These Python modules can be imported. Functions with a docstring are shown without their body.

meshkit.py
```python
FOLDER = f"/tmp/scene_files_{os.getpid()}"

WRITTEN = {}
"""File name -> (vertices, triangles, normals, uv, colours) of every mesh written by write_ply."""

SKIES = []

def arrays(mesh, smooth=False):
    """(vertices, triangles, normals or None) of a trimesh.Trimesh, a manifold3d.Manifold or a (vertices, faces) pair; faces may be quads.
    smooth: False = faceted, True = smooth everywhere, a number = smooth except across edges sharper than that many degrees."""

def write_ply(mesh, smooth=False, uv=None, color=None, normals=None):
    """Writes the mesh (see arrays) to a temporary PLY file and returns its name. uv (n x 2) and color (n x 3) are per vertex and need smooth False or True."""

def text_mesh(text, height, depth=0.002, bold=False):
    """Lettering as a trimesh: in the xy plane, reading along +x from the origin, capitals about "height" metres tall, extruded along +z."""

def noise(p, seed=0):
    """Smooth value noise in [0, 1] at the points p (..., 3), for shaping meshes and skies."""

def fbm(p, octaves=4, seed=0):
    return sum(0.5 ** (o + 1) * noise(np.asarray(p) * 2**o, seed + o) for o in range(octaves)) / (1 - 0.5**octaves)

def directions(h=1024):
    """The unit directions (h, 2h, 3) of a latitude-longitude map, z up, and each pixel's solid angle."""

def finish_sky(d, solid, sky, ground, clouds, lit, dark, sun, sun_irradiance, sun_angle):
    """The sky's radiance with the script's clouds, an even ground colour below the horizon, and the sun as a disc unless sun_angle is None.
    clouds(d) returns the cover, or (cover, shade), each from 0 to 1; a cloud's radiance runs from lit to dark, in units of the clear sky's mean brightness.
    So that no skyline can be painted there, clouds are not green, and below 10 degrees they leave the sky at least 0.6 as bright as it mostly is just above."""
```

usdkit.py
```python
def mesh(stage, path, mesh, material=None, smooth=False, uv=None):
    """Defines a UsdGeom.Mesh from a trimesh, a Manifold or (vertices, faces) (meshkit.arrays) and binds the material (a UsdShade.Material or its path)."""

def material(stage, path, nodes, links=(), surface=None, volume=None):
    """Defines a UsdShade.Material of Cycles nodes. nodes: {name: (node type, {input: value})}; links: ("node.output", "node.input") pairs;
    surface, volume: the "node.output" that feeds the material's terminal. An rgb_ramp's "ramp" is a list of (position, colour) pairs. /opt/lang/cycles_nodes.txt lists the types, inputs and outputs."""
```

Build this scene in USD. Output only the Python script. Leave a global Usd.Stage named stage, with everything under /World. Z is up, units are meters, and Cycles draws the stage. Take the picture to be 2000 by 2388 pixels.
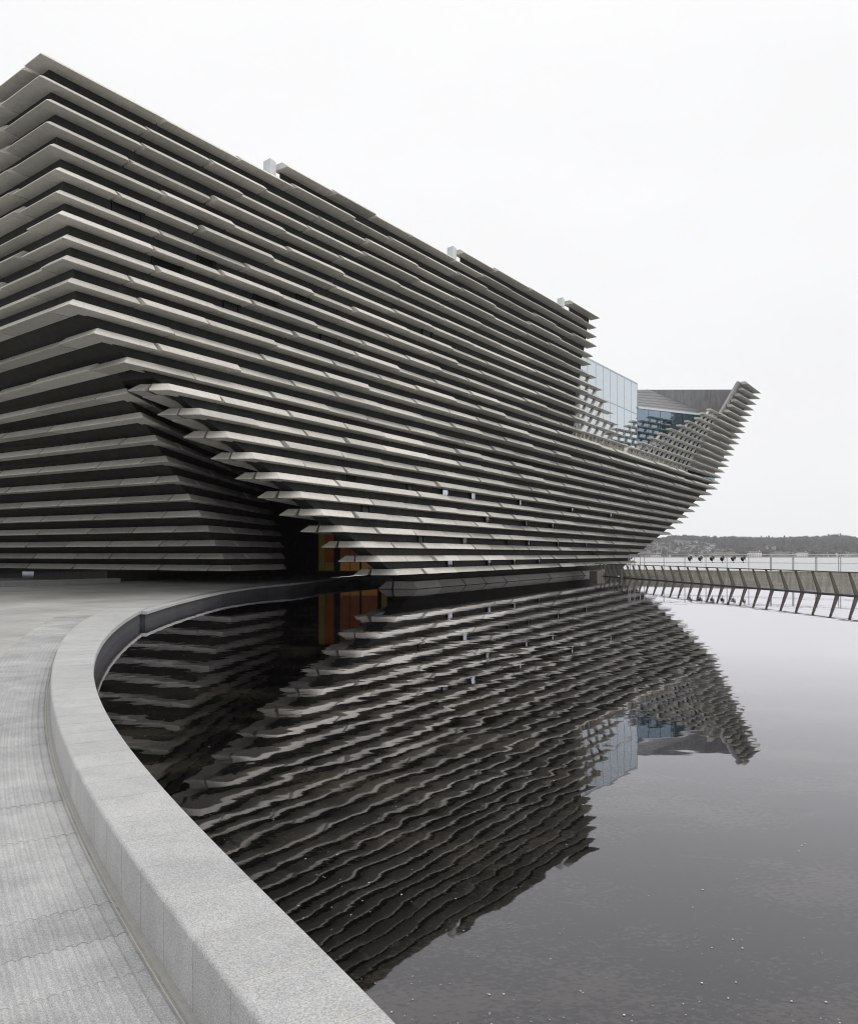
import math, random
import numpy as np, trimesh
import mapbox_earcut  # noqa: F401  (triangulation engine for trimesh)
from scipy.interpolate import UnivariateSpline, PchipInterpolator
from shapely.geometry import Polygon
import usdkit, meshkit
from pxr import Usd, UsdGeom, UsdLux, UsdShade, Gf, Sdf, Vt

stage = Usd.Stage.CreateInMemory()
UsdGeom.SetStageUpAxis(stage, UsdGeom.Tokens.z)
UsdGeom.SetStageMetersPerUnit(stage, 1.0)
UsdGeom.Xform.Define(stage, '/World')
rng = random.Random(7)
nrg = np.random.default_rng(7)

# ------------------------------------------------------------------ camera, sky, sun, exposure
FPX, W, YH, HC = 1850.0, 2000.0, 1293.0, 1.9     # survey of the photograph: focal length, width and eye level in its pixels, eye height
cam = UsdGeom.Camera.Define(stage, '/World/camera')
cam.CreateHorizontalApertureAttr(36.0)
cam.CreateVerticalApertureAttr(36.0 * 1024 / 857)
cam.CreateFocalLengthAttr(36.0 * FPX / W)
cam.CreateVerticalApertureOffsetAttr(36.0 * (YH - 1194.0) / W)
cam.CreateClippingRangeAttr(Gf.Vec2f(0.05, 20000))
cam.AddTranslateOp().Set(Gf.Vec3d(0, 0, HC))
cam.AddRotateXOp().Set(90.0)
cam.CreateExposureAttr(0.0)

SUN_EL, SUN_AZ = math.radians(55), math.radians(112)    # azimuth = atan2(x, y) of the direction towards the sun
sky_l = UsdLux.DomeLight.Define(stage, '/World/sky')
SKY = usdkit.material(stage, '/World/Looks/sky', {
    'sky': ('sky_texture', {'sky_type': 'single_scattering', 'sun_disc': False, 'sun_elevation': SUN_EL, 'sun_rotation': SUN_AZ}),
    'tc': ('texture_coordinate', {}),
    'sep': ('separate_xyz', {}),
    'grad': ('rgb_ramp', {'ramp': [(0.0, (8.75, 8.77, 8.87)), (0.12, (9.3, 9.32, 9.40)), (0.35, (9.75, 9.76, 9.81)), (0.57, (10.1, 10.1, 10.13)), (0.78, (13.6, 13.6, 13.65)), (1.0, (16.2, 16.2, 16.25))]}),
    'map': ('mapping', {'scale': (1.0, 1.0, 3.0)}),
    'n': ('noise_texture', {'scale': 2.2, 'detail': 5.0, 'roughness': 0.5}),
    'nr': ('map_range', {'from_min': 0.3, 'from_max': 0.7, 'to_min': 0.972, 'to_max': 1.02}),
    'mul': ('mix_color', {'blend_type': 'multiply', 'fac': 1.0, 'use_clamp': False}),
    'mix': ('mix_color', {'blend_type': 'mix', 'fac': 0.97, 'use_clamp': False}),
    'bg': ('background_shader', {'strength': 0.1}),
}, [('tc.generated', 'sep.vector'), ('sep.z', 'grad.fac'), ('tc.generated', 'map.vector'), ('map.vector', 'n.vector'), ('n.fac', 'nr.value'),
    ('grad.color', 'mul.a'), ('nr.result', 'mul.b'), ('sky.color', 'mix.a'), ('mul.result', 'mix.b'), ('mix.result', 'bg.color')], surface='bg.background')
UsdShade.MaterialBindingAPI.Apply(sky_l.GetPrim()).Bind(SKY)
sky_l.GetPrim().SetCustomDataByKey('kind', 'structure')
sun = UsdLux.DistantLight.Define(stage, '/World/sun')
sun.CreateIntensityAttr(0.4)
sun.CreateAngleAttr(40.0)
sun.CreateNormalizeAttr(True)
sun.CreateColorAttr(Gf.Vec3f(1.0, 0.97, 0.93))
sd = Gf.Vec3d(math.cos(SUN_EL) * math.sin(SUN_AZ), math.cos(SUN_EL) * math.cos(SUN_AZ), math.sin(SUN_EL))
sun.AddOrientOp().Set(Gf.Quatf(Gf.Rotation(Gf.Vec3d(0, 0, 1), sd).GetQuat()))

# ------------------------------------------------------------------ helpers
used = {}
def numbered(path):
    n = used.get(path, 0); used[path] = n + 1
    return path if n == 0 else f'{path}_{n:03d}'
def tag(p, label=None, cat=None, group=None, kind=None):
    p = p.GetPrim() if hasattr(p, 'GetPrim') else p
    for k, v in (('label', label), ('category', cat), ('group', group), ('kind', kind)):
        if v: p.SetCustomDataByKey(k, v)
    return p
def thing(name, label, cat, loc=(0, 0, 0), rotz=0, group=None):
    x = UsdGeom.Xform.Define(stage, numbered('/World/' + name))
    x.AddTranslateOp().Set(Gf.Vec3d(*map(float, loc)))
    if rotz: x.AddRotateZOp().Set(float(rotz))
    tag(x, label, cat, group)
    return x.GetPrim()
def obj(name, mesh, mat, parent=None, smooth=False):
    base = parent.GetPath().pathString if parent is not None else '/World'
    p = usdkit.mesh(stage, numbered(base + '/' + name), mesh, mat, smooth=smooth).GetPrim()
    return p
def copy_of(src, name, loc, rotz=0, scale=None, label=None, cat=None, group=None):
    x = UsdGeom.Xform.Define(stage, numbered('/World/' + name))
    x.GetPrim().GetReferences().AddInternalReference(src.GetPath())
    x.ClearXformOpOrder()
    x.AddTranslateOp(opSuffix='at').Set(Gf.Vec3d(*map(float, loc)))
    x.AddRotateZOp(opSuffix='at').Set(float(rotz))
    if scale: x.AddScaleOp(opSuffix='at').Set(Gf.Vec3f(*scale))
    x.GetPrim().SetInstanceable(True)
    tag(x, label, cat, group)
    return x.GetPrim()
class MB:
    def __init__(s): s.v, s.f, s.n = [], [], 0
    def add(s, v, f):
        v = np.asarray(v, float); f = np.asarray(f, int)
        if f.shape[1] == 4: f = np.vstack([f[:, [0, 1, 2]], f[:, [0, 2, 3]]])
        s.v.append(v); s.f.append(f + s.n); s.n += len(v); return s
    def tm(s, m): return s.add(m.vertices, m.faces)
    def box(s, c, size, rz=0.0):
        m = trimesh.creation.box(size)
        if rz: m.apply_transform(trimesh.transformations.rotation_matrix(rz, (0, 0, 1)))
        m.apply_translation(c); return s.tm(m)
    def hexa(s, b, t):     # bottom ring and top ring of four corners each
        return s.add(list(b) + list(t), [[0, 3, 2, 1], [4, 5, 6, 7], [0, 1, 5, 4], [1, 2, 6, 5], [2, 3, 7, 6], [3, 0, 4, 7]])
    def bar(s, a, b, r, n=8):
        m = trimesh.creation.cylinder(r, segment=[np.asarray(a, float), np.asarray(b, float)], sections=n); return s.tm(m)
    def done(s): return (np.vstack(s.v), np.vstack(s.f))
def plan(x, y, z):       # the place on level z that the photograph shows at pixel x, y
    d = FPX * (z - HC) / (YH - y)
    return np.array([(x - W / 2) / FPX * d, d])
def unit(v): v = np.asarray(v, float); return v / np.linalg.norm(v)
def right_of(t): return np.array([t[1], -t[0]])
def offset(poly, dist):  # mitred parallel of an open polyline, outward = right of travel
    P = np.asarray(poly, float); n = len(P)
    T = [unit(P[i + 1] - P[i]) for i in range(n - 1)]
    out = []
    for i in range(n):
        a = right_of(T[max(i - 1, 0)]); b = right_of(T[min(i, n - 2)])
        m = (a + b); m = m / max(0.35, (1 + a @ b))
        out.append(P[i] + m * dist)
    return np.array(out)
def cumlen(P): return np.concatenate([[0], np.cumsum(np.linalg.norm(np.diff(P, axis=0), axis=1))])
def at(P, u):
    c = cumlen(P); return np.array([np.interp(u, c, P[:, 0]), np.interp(u, c, P[:, 1])])
def sub(P, u0, u1):
    c = cumlen(P); inner = [P[i] for i in range(len(P)) if u0 + 0.02 < c[i] < u1 - 0.02]
    return np.array([at(P, u0)] + inner + [at(P, u1)])
def sweep(sections):      # list of rings of equal size -> closed solid
    R = np.asarray(sections, float); m, k = R.shape[:2]
    f = []
    for i in range(m - 1):
        for j in range(k):
            a, b = i * k + j, i * k + (j + 1) % k
            f.append([a, b, b + k, a + k])
    F = [[x[0], x[1], x[2]] for x in f] + [[x[0], x[2], x[3]] for x in f]
    V = R.reshape(-1, 3)
    c0, c1 = len(V), len(V) + 1
    V = np.vstack([V, R[0].mean(0), R[-1].mean(0)])
    for j in range(k):
        F.append([c0, (j + 1) % k, j]); F.append([c1, (m - 1) * k + j, (m - 1) * k + (j + 1) % k])
    t = trimesh.Trimesh(V, F, process=False)
    if t.volume < 0: t.invert()
    return (np.array(t.vertices), np.array(t.faces))
def poly_sheet(pts, z):
    v, f = trimesh.creation.triangulate_polygon(Polygon(pts), engine='earcut')
    t = trimesh.Trimesh(np.column_stack([v, np.full(len(v), z)]), f, process=False)
    if t.face_normals[:, 2].mean() < 0: t.invert()
    return (np.array(t.vertices), np.array(t.faces))
def slab(pts, z0, z1):
    p = Polygon(pts); m = trimesh.creation.extrude_polygon(p, z1 - z0, engine='earcut'); m.apply_translation((0, 0, z0)); return m

# ------------------------------------------------------------------ materials
def mat(name, nodes, links, surface): return usdkit.material(stage, '/World/Looks/' + name, nodes, links, surface=surface)
def stone(name, c0, c1, speck=0.25, scale=14.0, fine=220.0, rough=0.85, bump=0.25, rand=0.16, island=False, streak=0.0, big=0.5):
    """rough mineral surface: slow tone drift, fine grain and per-piece variation"""
    nodes = {
        'g': ('geometry', {}), 'oi': ('object_info', {}),
        'big': ('noise_texture', {'scale': big, 'detail': 6.0, 'roughness': 0.62}),
        'mid': ('noise_texture', {'scale': scale, 'detail': 5.0, 'roughness': 0.65}),
        'fin': ('noise_texture', {'scale': fine, 'detail': 2.0, 'roughness': 0.7}),
        'sm': ('mapping', {'scale': (3.0, 3.0, 0.25)}),
        'str': ('noise_texture', {'scale': 1.6, 'detail': 4.0, 'roughness': 0.6}),
        'm1': ('mix_float', {'fac': 0.5}), 'm2': ('mix_float', {'fac': streak}),
        'ramp': ('rgb_ramp', {'ramp': [(0.3, c0), (0.7, c1)]}),
        'fr': ('map_range', {'from_min': 0.3, 'from_max': 0.7, 'to_min': 1 - speck, 'to_max': 1 + speck, 'clamp': True}),
        'rr': ('map_range', {'from_min': 0.0, 'from_max': 1.0, 'to_min': 1 - rand, 'to_max': 1 + rand * 0.6}),
        'mul': ('mix_color', {'blend_type': 'multiply', 'fac': 1.0, 'use_clamp': False}),
        'mul2': ('mix_color', {'blend_type': 'multiply', 'fac': 1.0, 'use_clamp': False}),
        'b': ('bump', {'strength': bump, 'distance': 0.02}),
        'p': ('principled_bsdf', {'roughness': rough, 'specular_ior_level': 0.25}),
    }
    links = [('g.position', 'big.vector'), ('g.position', 'mid.vector'), ('g.position', 'fin.vector'), ('g.position', 'sm.vector'), ('sm.vector', 'str.vector'),
             ('big.fac', 'm1.a'), ('mid.fac', 'm1.b'), ('m1.result', 'm2.a'), ('str.fac', 'm2.b'), ('m2.result', 'ramp.fac'), ('fin.fac', 'fr.value'),
             ('g.random_per_island' if island else 'oi.random', 'rr.value'), ('ramp.color', 'mul.a'), ('fr.result', 'mul.b'), ('mul.result', 'mul2.a'), ('rr.result', 'mul2.b'),
             ('mul2.result', 'p.base_color'), ('fin.fac', 'b.height'), ('b.normal', 'p.normal')]
    return mat(name, nodes, links, 'p.BSDF')
def plain(name, c, rough=0.5, metal=0.0, var=0.12, scale=3.0, **kw):
    c = np.array(c)
    return mat(name, {'g': ('geometry', {}), 'n': ('noise_texture', {'scale': scale, 'detail': 5.0, 'roughness': 0.65}),
        'r': ('rgb_ramp', {'ramp': [(0.3, tuple(c * (1 - var))), (0.7, tuple(c * (1 + var)))]}),
        'p': ('principled_bsdf', {'roughness': rough, 'metallic': metal, **kw})},
        [('g.position', 'n.vector'), ('n.fac', 'r.fac'), ('r.color', 'p.base_color')], 'p.BSDF')

M = {}
M['cast'] = stone('cast_stone', (0.425, 0.410, 0.376), (0.56, 0.542, 0.50), speck=0.30, scale=7.0, fine=42.0, rand=0.20, bump=0.4, streak=0.5)
M['cast_far'] = stone('cast_stone_far', (0.425, 0.410, 0.376), (0.56, 0.542, 0.50), speck=0.18, scale=5.0, fine=24.0, rand=0.20, island=True, bump=0.1, streak=0.5)
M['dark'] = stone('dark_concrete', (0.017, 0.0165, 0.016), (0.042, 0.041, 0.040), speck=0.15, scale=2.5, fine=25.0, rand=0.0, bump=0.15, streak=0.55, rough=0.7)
M['grey'] = stone('grey_concrete', (0.10, 0.10, 0.105), (0.235, 0.233, 0.238), speck=0.12, scale=1.2, fine=14.0, rand=0.0, bump=0.2, streak=0.45, big=0.35)
M['granite'] = stone('pale_granite', (0.275, 0.277, 0.280), (0.40, 0.40, 0.394), speck=0.36, scale=3.5, fine=150.0, rand=0.04, streak=0.25, bump=0.3)
M['pave'] = mat('paving_stone', {
    'g': ('geometry', {}), 'mp': ('mapping', {'rotation': (0, 0, 0.62), 'scale': (1, 1, 0)}),
    'br': ('brick_texture', {'color1': (0.93, 0.93, 0.93), 'color2': (1.03, 1.03, 1.02), 'mortar': (0.72, 0.71, 0.70), 'scale': 1.0, 'mortar_size': 0.009, 'mortar_smooth': 0.3, 'brick_width': 1.8, 'row_height': 0.6}),
    'n': ('noise_texture', {'scale': 0.35, 'detail': 7.0, 'roughness': 0.65}), 'r': ('rgb_ramp', {'ramp': [(0.3, (0.235, 0.236, 0.233)), (0.7, (0.375, 0.370, 0.358))]}),
    'f': ('noise_texture', {'scale': 110.0, 'detail': 2.0}), 'fr': ('map_range', {'from_min': 0.3, 'from_max': 0.7, 'to_min': 0.82, 'to_max': 1.18, 'clamp': True}),
    'm1': ('mix_color', {'blend_type': 'multiply', 'fac': 1.0, 'use_clamp': False}), 'm2': ('mix_color', {'blend_type': 'multiply', 'fac': 1.0, 'use_clamp': False}),
    'p': ('principled_bsdf', {'roughness': 0.85, 'specular_ior_level': 0.2})},
    [('g.position', 'mp.vector'), ('mp.vector', 'br.vector'), ('g.position', 'n.vector'), ('n.fac', 'r.fac'), ('g.position', 'f.vector'), ('f.fac', 'fr.value'),
     ('r.color', 'm1.a'), ('br.color', 'm1.b'), ('m1.result', 'm2.a'), ('fr.result', 'm2.b'), ('m2.result', 'p.base_color')], 'p.BSDF')
M['rib'] = stone('ribbed_paving', (0.195, 0.199, 0.204), (0.43, 0.43, 0.424), speck=0.38, scale=2.6, fine=150.0, rand=0.06, bump=0.35)
M['mortar'] = stone('tan_mortar', (0.40, 0.37, 0.31), (0.50, 0.465, 0.40), speck=0.1, rand=0.0)
M['poolwall'] = stone('wet_granite', (0.040, 0.042, 0.047), (0.085, 0.087, 0.094), speck=0.15, scale=4.0, fine=60.0, rand=0.0, streak=0.3, rough=0.5)
M['quay'] = stone('quay_concrete', (0.20, 0.187, 0.158), (0.50, 0.475, 0.42), speck=0.25, scale=2.6, fine=16.0, rand=0.10, streak=0.6)
M['rust'] = plain('brown_steel', (0.085, 0.073, 0.060), rough=0.6, var=0.2)
M['railsteel'] = plain('galvanised_steel', (0.42, 0.42, 0.43), rough=0.4, metal=0.6)
M['black'] = plain('black_paint', (0.015, 0.015, 0.016), rough=0.45)
M['white'] = plain('white_flashing', (0.50, 0.52, 0.54), rough=0.5, var=0.12)
M['roofmetal'] = plain('grey_roof_metal', (0.085, 0.085, 0.090), rough=0.5, var=0.06)
M['gutter'] = stone('gutter_strip', (0.27, 0.267, 0.258), (0.36, 0.352, 0.335), speck=0.2, rand=0.0)
M['ochre'] = plain('ochre_door', (0.30, 0.21, 0.035), rough=0.35, emission_color=(0.55, 0.40, 0.06), emission_strength=0.03)
M['orange'] = plain('orange_panel', (0.42, 0.10, 0.012), rough=0.35, emission_color=(0.70, 0.15, 0.012), emission_strength=0.026)
M['amber'] = plain('amber_panel', (0.45, 0.19, 0.03), rough=0.35, emission_color=(0.75, 0.32, 0.05), emission_strength=0.07)
def glass(name, tint, refl, trans, base_refl=0.45):
    return mat(name, {'f': ('fresnel', {'IOR': 1.55}), 'mr': ('map_range', {'from_min': 0.0, 'from_max': 0.6, 'to_min': base_refl, 'to_max': 1.0, 'clamp': True}),
        't': ('transparent_bsdf', {'color': trans}), 'gl': ('glossy_bsdf', {'color': refl, 'roughness': 0.02}), 'm': ('mix_closure', {})},
        [('f.fac', 'mr.value'), ('mr.result', 'm.fac'), ('t.BSDF', 'm.closure1'), ('gl.BSDF', 'm.closure2')], 'm.closure')
M['glass_pale'] = glass('pale_glass', None, (0.80, 0.87, 0.93), (0.86, 0.92, 0.96), 0.72)
M['glass_blue'] = glass('blue_glass', None, (0.40, 0.52, 0.62), (0.25, 0.38, 0.46), 0.50)
M['glass_white'] = glass('window_glass', None, (0.58, 0.60, 0.68), (0.35, 0.35, 0.37), 0.75)
M['glass_dark'] = plain('dark_window_glass', (0.008, 0.008, 0.009), rough=0.25, specular_ior_level=0.15)
# pool water: clear film over a dark floor, reflecting by angle, with a slow swell and cat's paws
M['water'] = mat('pool_water', {
    'g': ('geometry', {}), 'mp': ('mapping', {'scale': (0.85, 0.8, 1.0)}), 'mp2': ('mapping', {'scale': (0.5, 1.5, 1.0), 'rotation': (0, 0, 0.15)}),
    'n1': ('noise_texture', {'scale': 1.7, 'detail': 2.0, 'roughness': 0.5}), 'n2': ('noise_texture', {'scale': 5.5, 'detail': 3.0, 'roughness': 0.55}),
    'mx': ('mix_float', {'fac': 0.045}), 'b': ('bump', {'strength': 1.0, 'distance': 0.0020}),
    'f': ('fresnel', {'IOR': 1.74}), 'fr': ('rgb_ramp', {'ramp': [(0.0, (0, 0, 0)), (0.10, (0.105, 0.105, 0.105)), (0.14, (0.15, 0.15, 0.15)), (0.22, (0.245, 0.245, 0.245)), (0.36, (0.46, 0.46, 0.46)), (0.56, (0.80, 0.80, 0.80)), (1.0, (1, 1, 1))]}), 't': ('transparent_bsdf', {'color': (0.86, 0.86, 0.84)}), 'gl': ('glossy_bsdf', {'color': (0.975, 0.96, 1.0), 'roughness': 0.012}), 'm': ('mix_closure', {})},
    [('g.position', 'mp.vector'), ('mp.vector', 'n1.vector'), ('g.position', 'mp2.vector'), ('mp2.vector', 'n2.vector'), ('n1.fac', 'mx.a'), ('n2.fac', 'mx.b'), ('mx.result', 'b.height'),
     ('b.normal', 'gl.normal'), ('f.fac', 'fr.fac'), ('fr.color', 'm.fac'), ('t.BSDF', 'm.closure1'), ('gl.BSDF', 'm.closure2')], 'm.closure')
M['floor'] = mat('pool_floor', {
    'g': ('geometry', {}), 'mp': ('mapping', {'scale': (1.0, 1.7, 1.0), 'rotation': (0, 0, 0.5)}),
    'n1': ('noise_texture', {'scale': 0.6, 'detail': 5.0, 'roughness': 0.6}), 'n2': ('noise_texture', {'scale': 24.0, 'detail': 5.0, 'roughness': 0.65}),
    'a': ('math', {'math_type': 'multiply_add', 'value2': 1.2}), 'mr': ('map_range', {'from_min': 0.7, 'from_max': 1.4, 'to_min': 0.0, 'to_max': 1.0, 'clamp': True}), 'r': ('rgb_ramp', {'ramp': [(0.0, (0.0075, 0.007, 0.0065)), (0.655, (0.008, 0.0075, 0.007)), (0.685, (0.060, 0.053, 0.041)), (1.0, (0.095, 0.084, 0.066))]}),
    'p': ('principled_bsdf', {'roughness': 0.9, 'specular_ior_level': 0.0})},
    [('g.position', 'mp.vector'), ('mp.vector', 'n1.vector'), ('mp.vector', 'n2.vector'), ('n1.fac', 'a.value1'), ('n2.fac', 'a.value3'), ('a.value', 'mr.value'), ('mr.result', 'r.fac'), ('r.color', 'p.base_color')], 'p.BSDF')
M['river'] = mat('river_water', {
    'g': ('geometry', {}), 'mp': ('mapping', {'scale': (0.25, 0.5, 1.0)}), 'n': ('noise_texture', {'scale': 1.0, 'detail': 5.0, 'roughness': 0.6}), 'b': ('bump', {'strength': 0.3, 'distance': 0.005}),
    'p': ('principled_bsdf', {'base_color': (0.30, 0.305, 0.31), 'roughness': 0.5, 'ior': 1.6})},
    [('g.position', 'mp.vector'), ('mp.vector', 'n.vector'), ('n.fac', 'b.height'), ], 'p.BSDF')
M['fleck'] = plain('foam_fleck', (0.48, 0.48, 0.46), rough=0.6)
M['field'] = plain('hill_turf', (0.075, 0.082, 0.048), rough=1.0, var=0.35, scale=0.01)
M['wood_brown'] = plain('bare_twigs', (0.095, 0.078, 0.072), rough=1.0, var=0.35, scale=0.05)
M['wood_green'] = plain('evergreen', (0.030, 0.040, 0.026), rough=1.0, var=0.3, scale=0.05)
M['trunk'] = plain('bark', (0.06, 0.05, 0.042), rough=1.0)
M['harl'] = plain('white_harling', (0.78, 0.77, 0.74), rough=0.9, var=0.1, scale=0.05)
M['sandst'] = plain('tan_sandstone', (0.30, 0.26, 0.20), rough=0.9, var=0.15, scale=0.05)
M['slate'] = plain('slate_roof', (0.075, 0.075, 0.082), rough=0.8, var=0.15, scale=0.05)
M['shore'] = plain('foreshore', (0.09, 0.08, 0.068), rough=0.9, var=0.3, scale=0.02)
M['winhole'] = plain('dark_opening', (0.009, 0.009, 0.010), rough=0.5, specular_ior_level=0.2)

# ------------------------------------------------------------------ ground: plaza, kerb wall curve
def ground_z(d): return float(np.interp(d, [-20, 9, 14, 21, 40, 62, 200], [0.07, 0.07, 0.19, 0.335, 0.43, 0.60, 0.62]))
ZC = 0.37
o_px = [(614, 2388), (523, 2287), (438, 2178), (375, 2096), (327, 2022), (244, 1917), (207, 1833), (167, 1764), (135, 1694), (120.6, 1646), (117, 1606), (118, 1563), (125, 1535), (139, 1507), (163, 1475), (207, 1439), (239, 1423), (294.5, 1407)]
i_px = [(935, 2388), (807, 2264), (711, 2173), (625, 2096), (557, 2028), (494.6, 1960), (443, 1900), (378, 1835), (298.5, 1736), (254.7, 1670), (228.8, 1606), (218.5, 1559), (225, 1523), (243, 1491), (278.6, 1450), (341.5, 1418.6)]
def curve(px, z, s):
    P = np.array([plan(x, y, z) for x, y in px]); P = P[np.argsort(P[:, 1])]
    lg = np.log(P[:, 1])
    return UnivariateSpline(lg, P[:, 0], k=3, s=s), P
so, Po = curve(o_px, ZC, 0.006)
si, Pi = curve(i_px, ZC, 0.006)
def xo(d):
    if d >= 2.6: return float(so(math.log(min(d, 24.8))))
    e = 0.02; g = (float(so(math.log(2.6 + e))) - float(so(math.log(2.6)))) / e
    return float(so(math.log(2.6))) + (g - 0.06 * (2.6 - d)) * (d - 2.6)
def xi(d):
    if d >= 2.6: return float(si(math.log(min(d, 24.8))))
    e = 0.02; g = (float(si(math.log(2.6 + e))) - float(si(math.log(2.6)))) / e
    return float(si(math.log(2.6))) + (g - 0.06 * (2.6 - d)) * (d - 2.6)
D_END = 22.6
low_px = [(343, 1426.6, .33), (422, 1403.5, .335), (517, 1381.6, .35), (597, 1369.6, .38), (685, 1361, .42), (770.5, 1350.6, .44), (859, 1343, .45)]
Pl = np.array([[*plan(x, y, z), z] for x, y, z in low_px])
Pl = np.vstack([Pl, [-1.2, 62.0, 0.46]])
lowx, lowz = PchipInterpolator(Pl[:, 1], Pl[:, 0]), PchipInterpolator(Pl[:, 1], Pl[:, 2])
def edge_x(d):           # where the plaza ends, under the coping
    if d <= D_END: return 0.5 * (xo(d) + xi(d))
    return float(lowx(min(max(d, Pl[0, 1]), 62))) - 0.25
ds = np.concatenate([np.linspace(-14, 3, 18), np.linspace(3.4, 24, 60), np.linspace(25, 80, 45)])
us = [0, 0.02, 0.05, 0.1, 0.2, 0.35, 0.6, 1.0]
V = np.array([[edge_x(d) - u * 90, d, ground_z(d)] for d in ds for u in us])
n = len(us)
F = [[i * n + j + 1, i * n + j, (i + 1) * n + j, (i + 1) * n + j + 1] for i in range(len(ds) - 1) for j in range(n - 1)]
p = obj('pavement', (V, np.array(F)), M['pave']); tag(p, kind='structure', label='pale grey stone plaza sloping up to the museum')

# pool: water film, floor
pool_poly = [(26.5, -14), (24.1, 0.0), (19.6, 36), (14.75, 74), (2, 74), (-9.6, 60), (-11, 20), (-6, 8), (-1, 2), (6, -6), (9, -14)]
p = obj('pool_water', poly_sheet(pool_poly, 0.0), M['water']); tag(p, kind='structure', label='still dark reflecting pool')
p = obj('pool_floor', poly_sheet(pool_poly, -0.28), M['floor']); tag(p, kind='structure', label='dark pool bed with patches of sediment')
# river and terrain beyond
p = obj('river', poly_sheet([(-4000, -2500), (4000, -2500), (4000, 1600), (-4000, 1600)], -4.0), M['river']); tag(p, kind='structure', label='wide pale river')

# the curved seat wall
def d_along(fx, d0, d1, step):
    out, d = [d0], d0
    while d < d1:
        e = 0.05; g = (fx(d + e) - fx(d)) / e
        d += step / math.hypot(1, g); out.append(min(d, d1))
    return out
seat = thing('curved_seat_wall', 'low curved pale granite wall with jointed coping sweeping round the near side of the pool', 'wall')
dd = d_along(xo, -2.0, D_END, 0.42)
def ring(d, gap_side=0.0, inset=0.0, zb=None):
    e = 0.05
    to = unit((xo(d + e) - xo(d), e)); a = np.array([xo(d), d]); b = np.array([xi(d), d])
    # pair the inner edge across the wall rather than along x
    n_ = right_of(to); lo_, hi_ = 0.1, 1.3
    for _ in range(30):
        w = 0.5 * (lo_ + hi_); q = a + n_ * w
        if q[0] < xi(q[1]): lo_ = w
        else: hi_ = w
    a = a + to * gap_side; b = a + n_ * w
    zg = ground_z(d) - 0.06 if zb is None else zb
    a = a + n_ * inset; b = b - n_ * inset
    r = 0.022
    zt = ZC - inset
    pts = [(a, zg), (a, zt - r)]
    for t in (30, 60, 90): pts.append((a + n_ * r * (1 - math.cos(math.radians(t))), zt - r + r * math.sin(math.radians(t))))
    pts += [(b - n_ * 0.006, zt), (b, zt - 0.006), (b, zt - 0.085), (b - n_ * 0.055, zt - 0.09), (b - n_ * 0.055, max(zg, -0.05) if zb is None else zb)]
    return [[q[0], q[1], z] for q, z in pts]
for i in range(len(dd) - 1):
    a, b = dd[i], dd[i + 1]
    if b - a < 0.06: continue
    k = 2 if b < 12 else 1
    rings = [ring(a, 0.0035)] + [ring(a + (b - a) * j / k) for j in range(1, k)] + [ring(b, -0.0035)]
    obj('coping_stone', sweep(rings), M['granite'], seat, smooth=50)
obj('mortar_bed', sweep([ring(d, 0, 0.0014, zb=-0.02) for d in np.linspace(-2, D_END - 0.5, 120)]), M['mortar'], seat)
def wallring(d, f=xi, back=0.045, th=0.3, zt=ZC - 0.088, zb=-0.35):
    b = np.array([f(d), d]); e = 0.05; t = unit((f(d + e) - f(d), e)); n_ = right_of(t)
    b = b - n_ * back
    return [[*b, zb], [*b, zt], [*(b - n_ * th), zt], [*(b - n_ * th), zb]]
obj('pool_side_wall', sweep([wallring(d) for d in np.linspace(-2, D_END, 120)]), M['poolwall'], seat)
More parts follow.
